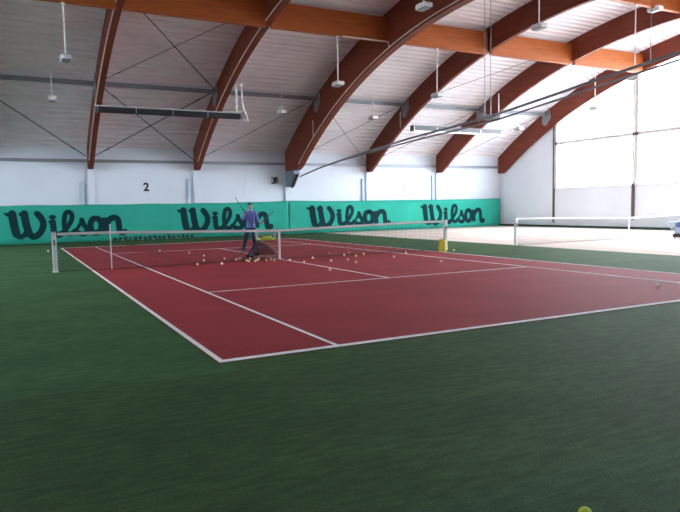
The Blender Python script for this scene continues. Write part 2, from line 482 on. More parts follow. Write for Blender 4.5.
pendant(16.02, 18, 6.62, 8.84, 'white pendant lamp just right of the big middle arch under the orange beam')
pendant(26.5, 18, 6.60, 8.84, 'white pendant lamp low against the bright end window')
pendant(-.02, 24, 6.40, 7.66, 'small white box pendant lamp lower of the two at far left')
pendant(10.70, 24, 6.40, 7.66, 'small white pendant lamp left of the big middle arch foot')
pendant(16.09, 24, 6.38, 7.66, 'small white pendant lamp between the third and fourth arches under grey purlin')
pendant(26.7, 24, 6.22, 7.66, 'small white pendant lamp just right of the long right light fitting')
pendant(10.65, 11.4, 8.1, 9.56, 'white pendant lamp at the top edge in front of the big middle arch')
pendant(15.8, 11.4, 8.02, 9.56, 'white pendant lamp above the orange beam at top right')
pendant(21.1, 11.4, 6.58, 9.56, 'pale pendant lamp on a long rod in front of the end window')
pendant(22.3, 11.4, 9.82-.35, 9.56+.3, 'pale lamp body close under the ridge beam at the top right edge')
# junction box on the fifth arch
o = MB().box(-.06, -.30, -.16, .06, .30, .16).build('junction_box', M['paleblue'], bevel=.02); o.location = (XA[4]-.115-.061, 11.75, 10.16-.05)
tag(o, 'pale blue box on the fifth arch at the top right corner', 'junction box')

def strip_light(x0, x1, y, z, label, hang_x, hang_top, dark):
    t = thing('strip_light', label, 'light fitting', ((x0+x1)/2, y, z), 0, 'long strip light fittings')
    L = (x1-x0)/2
    b = MB(); b.prism([(-.17, 0), (-.15, .22), (.15, .22), (.17, 0), (.15, 0), (.13, .20), (-.13, .20), (-.15, 0)], 0, -L, L)
    b.box(-L, -.16, .0, -L+.03, .16, .21); b.box(L-.03, -.16, 0, L, .16, .21)
    b.build('reflector', M['darksteel'] if dark else M['midsteel'], t)
    b = MB().box(-L, -.14, .22, L, .14, .27 if dark else .30); b.build('mounting_rail', M['railgrey'] if dark else M['midsteel'], t)
    if not dark:
        b = MB().box(-L, -.185, -.05, L, -.155, .03); b.build('lower_trim', M['whitemetal'], t)
    n = 4
    for k in range(n):
        c = -L+(k+.5)*2*L/n
        g = MB()
        for s in (-.07, .07): g.tube([(c-L/n+.1, s, .05), (c+L/n-.1, s, .05)], .019, 8)
        g.build('light_tube', M['white'] if not dark else M['steel'], t)
    for k in range(n+1):
        c = -L+.05+k*(2*L-.1)/n
        MB().box(c-.02, -.178, -.012, c+.02, .178, .226).build('cross_louvre', M['whitemetal'] if not dark else M['steel'], t)
    for hx in hang_x:
        g = MB(); g.tube([(hx-(x0+x1)/2, 0, .30), (hx-(x0+x1)/2, 0, hang_top-z)], .045 if dark else .03, 6)
        g.build('hanging_rod', M['white'], t)
    return t
t = strip_light(1.5, 7.82, 22.0, 5.72, 'long dark strip light fitting hanging between the two leftmost arches', (7.62,), 7.2, True)
g = MB(); c = 4.66
g.tube([(7.86-c, -.05, 7.35-5.72), (7.88-c, -.05, 6.6-5.72), (7.92-c, -.05, 6.2-5.72), (8.10-c, -.05, 5.78-5.72), (8.12-c, -.05, 5.6-5.72)], .045, 8)
g.build('loose_cable', M['white'], t)
strip_light(17.3, 23.4, 22.0, 5.54, 'long grey strip light fitting hanging at right before the fourth arch', (23.3,), 7.9, False)

# ------------------------------------------------------------------ divider rail: twin cables with drop wires
t = thing('curtain_rail', 'twin grey cables sweeping from the bracket of the big arch to the right edge', 'cable', (13.3, 27.7, 3.43))
RP = [(27.75, 3.40), (25.2, 3.72), (22.67, 3.97), (19.14, 4.22), (16.23, 4.43), (12.87, 4.58), (11.2, 4.66), (8.0, 4.96), (6.52, 5.11), (5.23, 5.22), (4.09, 5.32), (0, 5.55), (-7.1, 5.8)]
for dx, dz, r in ((0, 0, .045), (.30, -.10, .035)):
    b = MB(); b.tube([(dx*max(0, min(1, (k-1.6)/3)), y-27.7, z+dz*max(0, min(1, (k-1.6)/3))-3.43) for k, (y, z) in enumerate(RP)], r, 8)
    b.build('cable', M['cable'], t)
for dx, y, zt, zb in ((-.02, 11.45, 9.5, 4.68), (.25, 11.45, 9.5, 4.68), (-.02, 4.9, deckz(4.9)-.02, 5.28)):
    b = MB(); b.tube([(dx, y-27.7, zb-3.43), (dx, y-27.7, zt-3.43)], .012, 6); b.build('drop_wire', M['wire'], t)
b = MB(); b.box(-.06, -.28+11.3-27.7, -.06+4.64-3.43, .30, .28+11.3-27.7, .03+4.64-3.43); b.tube([(-.3, 11.3-27.7, 1.28), (.55, 11.3-27.7, 1.30)], .035, 6)
b.build('trolley', M['steel'], t)

# ------------------------------------------------------------------ banners with lettering
def wave(x): return .035*math.sin(x*1.15+.4)+.02*math.sin(x*2.9)
YB = 28.62
def catmull(P, n=6):
    out = []
    P = [P[0]]+list(P)+[P[-1]]
    for i in range(1, len(P)-2):
        p0, p1, p2, p3 = [V((*p, 0)) for p in P[i-1:i+3]]
        for k in range(n):
            t = k/n
            out.append(.5*((2*p1)+(-p0+p2)*t+(2*p0-5*p1+4*p2-p3)*t*t+(-p0+3*p1-3*p2+p3)*t**3))
    out.append(V((*P[-2], 0)))
    return out
LOGO = []      # (kind, data) in drawing units, x right, y down
def S(pts, w, straight=False): LOGO.append(('s', pts, w, straight))
def Pg(pts): LOGO.append(('p', pts))
# W
Pg([(14, 66), (72, 66), (72, 84), (30, 85), (22, 78)])
S([(56, 72), (60, 110), (66, 150), (72, 178)], 31)
S([(70, 172), (84, 192), (104, 188), (124, 166)], 20)
Pg([(88, 66), (134, 66), (134, 83), (88, 83)])
S([(114, 72), (120, 120), (128, 160), (134, 180)], 29)
S([(132, 174), (150, 193), (172, 188), (192, 168), (204, 140), (203, 112), (190, 88), (178, 74)], 25)
Pg([(160, 66), (196, 67), (206, 86), (172, 88)])
# i
LOGO.append(('e', (253, 93), (19, 12)))
Pg([(228, 112), (266, 110), (266, 124), (236, 128)])
S([(254, 118), (255, 150), (260, 178), (280, 190), (297, 180)], 24)
# l
S([(296, 182), (325, 150), (349, 112), (352, 82), (338, 67), (320, 76), (312, 110), (311, 148), (322, 180), (346, 184), (366, 168)], 19)
# s
S([(360, 178), (386, 145), (402, 112)], 13)
S([(402, 112), (412, 138), (428, 160), (424, 181), (402, 188), (380, 180)], 21)
# o
S([(478, 104), (456, 112), (447, 142), (454, 174), (476, 184), (498, 172), (505, 142), (497, 114), (478, 104)], 24)
# n
Pg([(506, 102), (540, 100), (540, 114), (512, 117)])
S([(527, 106), (530, 150), (533, 190)], 26, True)
S([(534, 138), (550, 114), (572, 103), (594, 112), (600, 145), (604, 180), (618, 188), (632, 182)], 25)
def lettering(xa, za, xb, zb, parent, org):
    """drawing box (14,58)-(632,205) mapped to x xa..xb, z za (top)..zb"""
    b = MB()
    def T(p):
        x = xa+(p[0]-14)/618*(xb-xa); z = za+(p[1]-58)/147*(zb-za)
        return (x-org[0], YB+wave(x)-.016-org[1], z-org[2])
    for it in LOGO:
        if it[0] == 'p':
            q = it[1]; n = len(q)
            b.add([T(p) for p in q], [tuple(range(n))])
        elif it[0] == 'e':
            b.add([T((it[1][0]+it[2][0]*math.cos(2*PI*k/16), it[1][1]+it[2][1]*math.sin(2*PI*k/16))) for k in range(16)], [tuple(range(16))])
        else:
            c = [V((*p, 0)) for p in it[1]] if it[3] else catmull(it[1])
            w = it[2]*.67; Lf = []; Rt = []
            for k, p in enumerate(c):
                d = (c[min(k+1, len(c)-1)]-c[max(k-1, 0)]).normalized(); nn = V((-d.y, d.x, 0))
                Lf.append(p+nn*w); Rt.append(p-nn*w)
            vs = []
            for l, r in zip(Lf, Rt): vs += [T(l), T(r)]
            b.add(vs, [(2*k, 2*k+1, 2*k+3, 2*k+2) for k in range(len(c)-1)])
            for e in (c[0], c[-1]):
                if not it[3]:
                    b.add([T((e.x+w*.96*math.cos(2*PI*k/14), e.y+w*.96*math.sin(2*PI*k/14))) for k in range(14)], [tuple(range(14))])
    o = b.build('logo_lettering', M['logo'], parent)
    md = o.modifiers.new('thick', 'SOLIDIFY'); md.thickness = .003; md.offset = 0
    return o
def banner(x0, x1, z0, z1, label, logos):
    t = thing('windbreak_banner', label, 'banner', ((x0+x1)/2, YB, z0), 0, 'teal windbreak banners')
    org = t.location
    b = MB(); nx = int((x1-x0)/.12); nz = 6; vs = []
    for k in range(nz+1):
        for i in range(nx+1):
            x = x0+(x1-x0)*i/nx; z = z0+(z1(x)-z0)*k/nz
            vs.append((x-org[0], YB+wave(x)-org[1], z-org[2]))
    b.add(vs, [(k*(nx+1)+i, k*(nx+1)+i+1, (k+1)*(nx+1)+i+1, (k+1)*(nx+1)+i) for k in range(nz) for i in range(nx)])
    o = b.build('cloth', M['banner'], t, smooth=True); md = o.modifiers.new('thick', 'SOLIDIFY'); md.thickness = .012; md.offset = 0
    g = MB(); g.tube([(x0+(x1-x0)*i/nx-org[0], YB+wave(x0+(x1-x0)*i/nx)-org[1], z1(x0+(x1-x0)*i/nx)-org[2]) for i in range(nx+1)], .014, 6)
    g.build('top_cord', M['banner'], t)
    for l in logos: lettering(*l, t, org)
    return t
tb = banner(XL+.05, 12.86, .02, lambda x: 1.93+.07*max(0, (x-8)/4.86)**2 - .02*math.sin((x-1.9)*1.12)**2, 'left teal windbreak banner with two dark Wilson logos on the far wall',
       [(-2.2, 1.66, 3.45, .27), (6.22, 1.67, 11.75, .30)])
for k in range(17):
    x = 2.95+k*.255
    b = MB().box(x-.07-tb.location[0], YB+wave(x)-.03-tb.location[1], .03, x+.07-tb.location[0], YB+wave(x)-.012-tb.location[1], .16+.03*(k % 3))
    b.build('hem_tab', M['hem'], tb)
banner(12.90, 29.35, .02, lambda x: 2.0-.06*min(1, (x-12.9)/2.5)+.03*max(0, (x-27)/2.6), 'right teal windbreak banner with two dark Wilson logos on the far wall',
       [(14.0, 1.66, 19.9, .33), (22.4, 1.62, 27.8, .25)])

# numbers painted on the wall
def digit(ch, x, z, h, m, label):
    cu = bpy.data.curves.new('d', 'FONT'); cu.body = ch; cu.size = h*1.42; cu.extrude = .004; cu.offset = .022
    ob = bpy.data.objects.new('d', cu); col.objects.link(ob)
    bpy.context.view_layer.update()
    me = bpy.data.meshes.new_from_object(ob.evaluated_get(bpy.context.evaluated_depsgraph_get()))
    bpy.data.objects.remove(ob)
    xs = [v.co.x for v in me.vertices]; ys = [v.co.y for v in me.vertices]
    cx, y0 = (min(xs)+max(xs))/2, min(ys)
    me.transform(Matrix.Rotation(PI/2, 4, 'X') @ Matrix.Translation((-cx, -y0, 0)))
    me.materials.clear(); me.materials.append(m)
    o = bpy.data.objects.new('court_number', me); col.objects.link(o); o.location = (x, YW-.0039, z)
    tag(o, label, 'number sign')
digit('2', 4.72, 2.62, .43, M['black'], 'black numeral 2 on the white far wall')
M['glarewashed'] = mat('glare_grey_paint', (.34, .34, .36), .8)  # overexposure put into the colour: paler than the black of the other numeral
digit('1', 21.37, 2.62, .34, M['glarewashed'], 'glare-paled grey numeral 1 on the white far wall')
# loudspeaker
t = thing('loudspeaker', 'small black loudspeaker on a wall bracket left of the big arch foot', 'loudspeaker', (12.15, 28.86, 3.05))
b = MB(); b.prism([(-.08, 0), (.14, .02), (.14, .34), (.02, .38), (-.05, .30)], 1, -.14, .06); b.build('cabinet', M['black'], t, bevel=.01)
b = MB(); b.tube([(-.02, .02, .2), (-.20, 0, .36)], .035, 8); b.build('bracket_arm', M['black'], t)
b = MB(); b.box(-.20, -.1, -.03, .05, .06, .03); b.build('base_plate', M['darksteel'], t)

# ------------------------------------------------------------------ nets
def net_height(x, ox):
    u = x-ox; c = 5.485
    if u < .456: return 1.03
    if u > 10.514: return 1.03
    return .914+(1.03-.914)*abs(u-c)/(c-.456)
def net(ox, xl, xr, label, dense=1):
    Y = 11.885
    t = thing('tennis_net', label, 'tennis net', (ox+5.485, Y, .0085), 0, 'tennis nets')
    cx = ox+5.485
    step = .052; b = MB(); w = .0024
    nx = int((xr-xl)/step)
    for i in range(nx+1):
        x = xl+(xr-xl)*i/nx; h = net_height(x, ox)-.03
        b.box(x-cx-w, -w, .0, x-cx+w, w, h)
    segs = [xl, ox+.456, cx, ox+10.514, xr]
    for k in range(1, 19):
        for a, c in zip(segs, segs[1:]):
            za, zc = (net_height(a, ox)-.03)*k/19, (net_height(c, ox)-.03)*k/19
            vs = [(a-cx, -w, za-w), (a-cx, w, za-w), (a-cx, w, za+w), (a-cx, -w, za+w), (c-cx, -w, zc-w), (c-cx, w, zc-w), (c-cx, w, zc+w), (c-cx, -w, zc+w)]
            b.add(vs, [(0, 1, 5, 4), (1, 2, 6, 5), (2, 3, 7, 6), (3, 0, 4, 7)])
    b.build('netting', M['net'], t)
    b = MB()
    for a, c in zip(segs, segs[1:]):
        za, zc = net_height(a, ox), net_height(c, ox)
        vs = []
        for x, z in ((a, za), (c, zc)): vs += [(x-cx, -.012, z-.07), (x-cx, .012, z-.07), (x-cx, .03, z), (x-cx, -.03, z)]
        b.add(vs, [(0, 1, 5, 4), (1, 2, 6, 5), (2, 3, 7, 6), (3, 0, 4, 7), (0, 3, 2, 1), (4, 5, 6, 7)])
    b.build('headband', M['tape'], t)
    b = MB().box(-.03, -.018, 0, .03, .018, .918); b.box(-.06, -.03, -.0, .06, .03, .02)
    b.build('center_strap', M['tape'], t)
    b = MB().box(xl-cx, -.005, 0.0, xr-cx, .005, .012); b.build('bottom_tape', M['net'], t)
    return t
net(0, -.80, 11.77, 'dark tennis net with white headband across the red court')
net(16.05, 15.245, 27.82, 'second tennis net with white headband over the pale beige court')
def post(x, label):
    t = thing('net_post', label, 'net post', (x, 11.885, 0.0), 0, 'white net posts')
    b = MB(); b.box(-.055, -.045, 0.02, .055, .045, 1.05); b.build('shaft', M['whitemetal'], t, bevel=.01)
    b = MB(); b.lathe([(.075, 0), (.075, .03), (.05, .035)], 16); b.build('ground_sleeve', M['whitemetal'], t)
    b = MB(); b.box(-.058, -.048, 1.05, .058, .048, 1.075); b.build('cap', M['steel'], t, bevel=.008)
    b = MB(); b.tube([(.0, -.05, .78), (.0, -.11, .78)], .02, 8); b.box(-.025, -.06, .70, .025, -.042, .86); b.build('winder', M['steel'], t)
post(-.885, 'white net post at left end of the red court net')
post(11.855, 'white net post at right end of the red court net, beside the yellow bucket')
post(15.165, 'white net post at left end of the net on the beige court')
post(27.9, 'white net post at right end of the net on the beige court')
b = MB(); b.box(-.016, -.016, 0, .016, .016, 1.22)
b.box(-.02, -.04, 1.0, .02, -.017, 1.05)
o = b.build('singles_stick', M['whitemetal']); o.location = (.52, 11.885-.052, .0085)
tag(o, 'thin pale singles stick propping the net near its left post', 'singles stick')

# ------------------------------------------------------------------ tennis balls
def ball_mesh(m, seam=False, r=.036):
    b = MB(); b.sphere((0, 0, 0), r, 12 if not seam else 36, 8 if not seam else 22)
    if seam:
        pts = []
        A = .44
        for k in range(72):
            t = 2*PI*k/72
            lat = .78*math.sin(2*t)*.0
            # classic two-lobed seam
            a_, b_ = .75, .25
            p = V((a_*math.cos(t)+b_*math.cos(3*t), a_*math.sin(t)-b_*math.sin(3*t), 2*math.sqrt(a_*b_)*math.sin(2*t)))
            pts.append(p.normalized()*r*1.002)
        b.tube(pts, .0011, 6, mi=1, closed=True)
    o = b.build('tennis_ball', [m, M['seam']], smooth=True)
    return o
FL = .0075
ZB = .036+FL+.0005
def tag_ball(o, label, group): return tag(o, label, 'tennis ball', group)
proto = ball_mesh(M['ball'])
def cam_ground(px, py): return None
sets = [
 # balls left of the cart
 ([(3.1, 18.1), (3.74, 16.2), (3.78, 14.39), (2.74, 11.53-.25), (3.26, 12.5), (3.98, 12.75), (3.37, 11.02)],
  ['leftmost pale ball on the red court behind the net', 'far ball of the close pair behind the net, left of the person',
   'near ball of the close pair behind the net, left of the person', 'left of two pale balls lying before the net left of the cart',
   'pale ball just behind the net foot at the left of the scattered balls', 'pale ball behind the net just left of the clustered balls', 'right of two pale balls lying before the net left of the cart'],
  'loose balls left of the ball cart'),
]
first = True
def put(xy, label, group):
    global first
    if first:
        first = False; proto.location = (xy[0], xy[1], ZB); tag_ball(proto, label, group); return proto
    o = proto.copy(); col.objects.link(o); o.location = (xy[0], xy[1], ZB); tag_ball(o, label, group); return o
for pts, labs, grp in sets:
    for p, l in zip(pts, labs): put(p, l, grp)
cl = [(4.18, 12.2), (4.36, 12.37), (4.31, 11.60), (4.29, 11.35), (4.45, 11.25), (4.58, 11.5), (4.70, 11.70), (4.86, 12.05), (4.84, 11.36), (5.05, 11.52), (5.0, 11.12), (4.63, 12.2)]
wd = ['first', 'second', 'third', 'fourth', 'fifth', 'sixth', 'seventh', 'eighth', 'ninth', 'tenth', 'eleventh', 'twelfth']
import math as _m
cl.sort(key=lambda p: _m.atan2(p[0]+1.84, p[1]+6.29))
for k, p in enumerate(cl): put(p, 'pale tennis ball, %s from left in the cluster at the foot of the ball cart' % wd[k], 'clustered balls at the ball cart')
rt = [(5.41, 10.9), (5.46, 10.9-.9), (6.31, 11.22), (7.43, 12.36), (6.27, 9.9), (6.81, 9.88), (7.62, 11.64), (8.16, 12.3), (7.72, 11.02), (8.27, 11.5), (8.43, 9.92), (5.08, 7.59), (9.6, 11.03), (6.6, 9.0)]
rt.sort(key=lambda p: _m.atan2(p[0]+1.84, p[1]+6.29))
wd2 = wd+['thirteenth', 'fourteenth']
for k, p in enumerate(rt): put(p, 'pale tennis ball, %s from left among those scattered right of the ball cart' % wd2[k], 'loose balls right of the ball cart')
put((8.51, 7.65), 'lone pale ball on the red court below the right net post', 'single balls')
put((8.62, 1.2), 'lone pale ball near the baseline at the right edge of the red court', 'single balls')
o = put((-.62, 21.4), 'lone pale ball on green carpet left of the red court', 'single balls'); o.location.z = .0365
o = put((11.52, 10.98), 'yellow ball leaning beside the yellow bucket at the right net post', 'single balls'); o.location.z = .0365
for k, x in enumerate((3.3, 3.75, 4.3, 4.9, 5.6, 6.2)):
    o = put((x, 28.42), 'tiny ball, %s from left along the foot of the left banner' % wd[k], 'balls along the foot of the banner'); o.location.z = .0365
near = ball_mesh(M['ballgreen'], True, .0345); near.location = (.628, -4.145, .0352); near.rotation_euler = (.5, .9, .3)
tag_ball(near, 'bright yellow green tennis ball cut off by the bottom edge', None)

# ------------------------------------------------------------------ yellow bucket
t = thing('yellow_bucket', 'translucent yellow bucket standing left of the right net post', 'bucket', (11.13, 11.1, 0))
t.scale = (.8, .8, 1.03)
b = MB(); b.lathe([(.185, .0), (.19, .02), (.15, .40), (.135, .40), (.172, .025), (0.001, .02)], 20); b.build('tub', M['yellow'], t)
b = MB(); b.lathe([(.15, .385), (.165, .39), (.165, .415), (.14, .415)], 20); b.build('rim', M['yellow'], t)
b = MB(); b.tube([(-.16, 0, .40)]+[(-.16*math.cos(PI*k/10), 0, .40-.0+.05*math.sin(PI*k/10)) for k in range(11)], .007, 6); b.build('handle', M['wire'], t)

# ------------------------------------------------------------------ blue ball machine at the right
t = thing('ball_machine', 'blue machine on a dark base with pale looped handle, cut off at right edge', 'ball machine', (23.08, 10.4, .0085), -.45)
b = MB(); b.box(-.36, -.3, .04, .4, .3, .20); b.build('base', M['darksteel'], t, bevel=.05)
for sx in (-.24, .26):
    for sy in (-.28, .28):
        b = MB(); b.lathe([(.05, -.025), (.06, -.02), (.06, .02), (.05, .025)], 14)
        b.v = [(p[0]+sx, p[2]+sy, p[1]+.06) for p in b.v]; b.build('wheel', M['black'], t)
b = MB(); b.prism([(-.30, .20), (.36, .20), (.40, .40), (.34, .46), (-.27, .46), (-.31, .34)], 1, -.26, .26); b.build('lower_shell', M['paleblue'], t, bevel=.03)
b = MB(); b.prism([(-.25, .46), (.34, .46), (.42, .70), (-.27, .70)], 1, -.27, .27); b.build('hopper', M['blue'], t, bevel=.03)
b = MB(); b.tube([(-.26, .1, .66), (-.42, .1, .71), (-.62, .1, .69), (-.70, .1, .60), (-.60, .1, .52), (-.50, .1, .42), (-.40, .1, .36), (-.29, .1, .34)], .028, 8); b.build('handle', M['paleblue'], t)

# ------------------------------------------------------------------ ball cart
CX, CY = 5.20, 12.65
t = thing('ball_cart', 'folding ball cart with a wire basket of balls behind the net', 'ball cart', (CX, CY, .0085), -.12)
b = MB(); w_, d_ = .31, .22; zb, zt = .55, .86
for z in (zt, zb, (zt+zb)/2):
    k = 1 if z == zt else (.9 if z == zb else .95)
    b.tube([(-w_*k, -d_*k, z), (w_*k, -d_*k, z), (w_*k, d_*k, z), (-w_*k, d_*k, z)], .008 if z == zt else .004, 6, closed=True)
for i in range(13):
    u = -1+2*i/12
    for s in (-1, 1):
        b.tube([(u*w_, s*d_, zt), (u*w_*.9, s*d_*.9, zb)], .0025, 5)
        b.tube([(s*w_, u*d_, zt), (s*w_*.9, u*d_*.9, zb)], .0025, 5)
    b.tube([(u*w_*.9, -d_*.9, zb), (u*w_*.9, d_*.9, zb)], .0025, 5)
b.v = [(p[0]+.13, p[1], p[2]) for p in b.v]; b.build('basket', M['wire'], t)
for s in (-1, 1):
    b = MB(); b.tube([(-.14, s*.2, .55), (-.22, s*.21, .38), (-.42, s*.22, .07)], .03, 8); b.build('leg', M['cartleg'], t)
    b = MB(); b.tube([(-.14, s*.185, .55), (.10, s*.19, .47), (.36, s*.19, .27), (.52, s*.19, .07)], .018, 8); b.build('leg', M['carttan'], t)
    b = MB(); b.tube([(-.38, s*.235, .075), (.53, s*.235, .05)], .015, 8); b.build('bottom_rail', M['carttan'], t)
    b = MB(); b.lathe([(.035, -.018), (.06, -.016), (.06, .016), (.035, .018)], 16)
    b.v = [(p[0]-.42, p[2]+s*.26, p[1]+.061) for p in b.v]; b.build('wheel', M['black'], t)
b = MB()
for s in (-.15, .15):
    for k in range(1, 12):
        u = k/12
        a = V((-.14+u*.62, s, .53-u*u*.41)); c = V((-.38+u*.88, s, .08))
        b.tube([a, c], .006, 4)
        a2 = V((-.12-.26*u, s, .50-.42*u)); c2 = V((-.12+.60*u, s, .52-.42*u*u-.02))
        b.tube([a2, c2], .006, 4)
b.build('mesh_sling', M['sling'], t)
b = MB(); b.box(-.26, -.12, .08, -.12, .12, .20); b.build('battery_box', M['black'], t, bevel=.02)
bp = ball_mesh(M['ballgreen']); ct = (math.cos(-.12), math.sin(-.12)); k = 0
for layer in range(2):
    for i in range(7):
        for j in range(5):
            if layer == 1 and (i in (0, 1, 6) or j in (0, 4) or (i*j) % 3 == 1): continue
            lx = .13+(i-3)*.076+random.uniform(-.003, .003); ly = (j-2)*.076
            z = .0085+zb+.0395+layer*.066
            q = (CX+lx*ct[0]-ly*ct[1], CY+lx*ct[1]+ly*ct[0], z)
            o = bp if k == 0 else bp.copy()
            if k: col.objects.link(o)
            o.location = q; k += 1
            tag_ball(o, 'yellow green tennis ball in the heap filling the wire basket of the ball cart', 'balls in the wire basket')

# ------------------------------------------------------------------ person behind the net
def skin_mesh(name, verts, edges, radii, root, mats, sub=2, parent=None):
    me = bpy.data.meshes.new(name); me.from_pydata(verts, edges, []); o = bpy.data.objects.new(name, me); col.objects.link(o)
    md = o.modifiers.new('skin', 'SKIN'); md.use_smooth_shade = True
    sv = me.skin_vertices[0].data
    for k, r in enumerate(radii):
        sv[k].radius = r if isinstance(r, tuple) else (r, r); sv[k].use_root = (k == root)
    s = o.modifiers.new('sub', 'SUBSURF'); s.levels = sub; s.render_levels = sub
    bpy.context.view_layer.update()
    m2 = bpy.data.meshes.new_from_object(o.evaluated_get(bpy.context.evaluated_depsgraph_get()))
    bpy.data.objects.remove(o)
    m2.materials.clear()
    for m in mats: m2.materials.append(m)
    m2.polygons.foreach_set('use_smooth', [True]*len(m2.polygons))
    r = bpy.data.objects.new(name, m2); col.objects.link(r)
    if parent: r.parent = parent
    return r
PX, PY = 5.53, 14.62
P = thing('person', 'person in a blue shirt and dark trousers holding rackets behind the ball cart', 'person', (PX, PY, .0085), -.33)
class Sk:
    def __init__(s): s.v = []; s.e = []; s.r = []
    def add(s, p, r, par=None):
        s.v.append(p); s.r.append(r)
        if par is not None: s.e.append((par, len(s.v)-1))
        return len(s.v)-1
J = dict(hipL=(-.10, 0, .93), kneL=(-.19, -.05, .50), ankL=(-.30, .03, .09), toeL=(-.35, -.12, .035),
         hipR=(.10, 0, .93), kneR=(.11, -.05, .50), ankR=(.12, .03, .09), toeR=(.14, -.13, .035),
         shL=(-.185, .01, 1.42), elL=(-.25, -.09, 1.19), wrL=(-.20, -.19, 1.40),
         shR=(.185, .01, 1.42), elR=(.245, -.01, 1.17), wrR=(.36, -.19, 1.10))
def body():
    s = Sk()
    pel = s.add((0, 0, .97), (.115, .08))
    w = s.add((0, 0, 1.12), (.125, .09), pel); ch = s.add((0, .0, 1.30), (.15, .10), w); up = s.add((0, .01, 1.43), (.11, .08), ch)
    nk = s.add((0, .008, 1.51), .048, up); n2 = s.add((0, .0, 1.555), .044, nk)
    h1 = s.add((0, -.02, 1.61), (.062, .075), n2); h2 = s.add((0, -.015, 1.675), (.076, .094), h1); s.add((0, -.005, 1.735), (.058, .074), h2)
    for q in 'LR':
        h = s.add(J['hip'+q], .07, pel); kn = s.add(J['kne'+q], .056, h); 
        cf = s.add(tuple(V(J['kne'+q]).lerp(V(J['ank'+q]), .3)+V((0, .015, 0))), .052, kn)
        an = s.add(J['ank'+q], .038, cf); s.add(J['toe'+q], (.036, .03), an)
        sh = s.add(J['sh'+q], .052, up); el = s.add(J['el'+q], .038, sh)
        fa = s.add(tuple(V(J['el'+q]).lerp(V(J['wr'+q]), .3)), .036, el)
        wr = s.add(J['wr'+q], .025, fa)
        d = (V(J['wr'+q])-V(J['el'+q])).normalized()
        pm = s.add(tuple(V(J['wr'+q])+d*.055), (.034, .02), wr); s.add(tuple(V(J['wr'+q])+d*.085), (.033, .018), pm)
    return s
s = body()
bd = skin_mesh('body', s.v, s.e, s.r, 0, [M['skin'], M['eye'], M['pupil'], M['lip']], 2, P)
# face, ears and fingers are joined into the same body mesh
ex = MB()
for sx in (-1, 1):
    ex.sphere((sx*.031, -.093, 1.672), .0125, 10, 6, 1, (1, 1, .62)); ex.sphere((sx*.031, -.1035, 1.672), .005, 8, 6, 2)
    ex.sphere((sx*.078, -.005, 1.66), .03, 10, 6, 0, (.35, .7, 1.05))
ex.sphere((0, -.102, 1.641), .016, 10, 6, 0, (.8, 1, 1.5))
ex.sphere((0, -.096, 1.602), .022, 10, 6, 3, (1.1, .45, .32))
def fingers(wr, el, axis_curl, side):
    d = (V(wr)-V(el)).normalized(); c = V(axis_curl).normalized(); sd = d.cross(c).normalized()*side
    base = V(wr)+d*.085
    for k, ln in enumerate((.070, .080, .075, .058)):
        o = base+sd*(-.027+.018*k)
        p1 = o+d*ln*.40+c*.006; p2 = p1+(d*.35+c*.9).normalized()*ln*.35; p3 = p2+(-d*.5+c*.8).normalized()*ln*.30
        ex.tube([o-d*.02, o, p1, p2, p3], .0095, 7, r1=.007)
    o = V(wr)+d*.035-sd*.028
    ex.tube([o+sd*.01, o-sd*.018+d*.02+c*.012, o-sd*.016+d*.045+c*.034, o+d*.055+c*.05], .011, 7, r1=.008)
fingers(J['wrL'], J['elL'], (.3, -.9, .2), 1)
fingers(J['wrR'], J['elR'], (.2, -.7, .8), -1)
exo = ex.build('features', [M['skin'], M['eye'], M['pupil'], M['lip']], smooth=True)
bm = bmesh.new(); bm.from_mesh(bd.data); bm.from_mesh(exo.data); bm.to_mesh(bd.data); bm.free()
em = exo.data; bpy.data.objects.remove(exo); bpy.data.meshes.remove(em)
# hair: a cap over skull
b = MB(); nu, nv = 20, 9; vs = []; fs = []
for j in range(nv+1):
    for k in range(nu):
        b_ = 2*PI*k/nu
        front = max(0, -math.sin(b_))
        lim = 1.95-1.15*front
        a = lim*j/nv
        rr = 1.0+.03*math.sin(9*b_)*(j/nv)
        vs.append((.089*rr*math.sin(a)*math.cos(b_), .004+.110*rr*math.sin(a)*math.sin(b_)-.012, 1.672+.107*math.cos(a)))
for j in range(nv):
    for k in range(nu):
        l = (k+1) % nu; fs.append((j*nu+k, j*nu+l, (j+1)*nu+l, (j+1)*nu+k))
b.add(vs, fs); h = b.build('hair', M['hair'], P, smooth=True); md = h.modifiers.new('t', 'SOLIDIFY'); md.thickness = .008; md.offset = -1
# shirt
s = Sk()
a00 = s.add((0, 0, .80), (.185, .14)); a0 = s.add((0, 0, .92), (.182, .138), a00); a1 = s.add((0, 0, 1.06), (.158, .118), a0); a2 = s.add((0, 0, 1.28), (.172, .122), a1); a3 = s.add((0, .01, 1.42), (.13, .098), a2); s.add((0, .008, 1.50), (.066, .066), a3)
for q in 'LR':
    sh = s.add(J['sh'+q], .072, a3); m_ = s.add(tuple(V(J['sh'+q]).lerp(V(J['el'+q]), .5)), .060, sh)
    el = s.add(J['el'+q], .054, m_); s.add(tuple(V(J['el'+q]).lerp(V(J['wr'+q]), .8)), .041, el)
sh_ = skin_mesh('shirt', s.v, s.e, s.r, 0, [M['shirt']], 2, P)
bm = bmesh.new(); bm.from_mesh(sh_.data)
bmesh.ops.bisect_plane(bm, geom=bm.verts[:]+bm.edges[:]+bm.faces[:], plane_co=(0, 0, .90), plane_no=(0, 0, 1), clear_inner=True)
bm.to_mesh(sh_.data); bm.free()
b = MB(); b.lathe([(.074, 1.485), (.082, 1.49), (.078, 1.545), (.066, 1.545)], 18, (0, .003, 0)); b.build('collar', M['collar'], P, smooth=True)
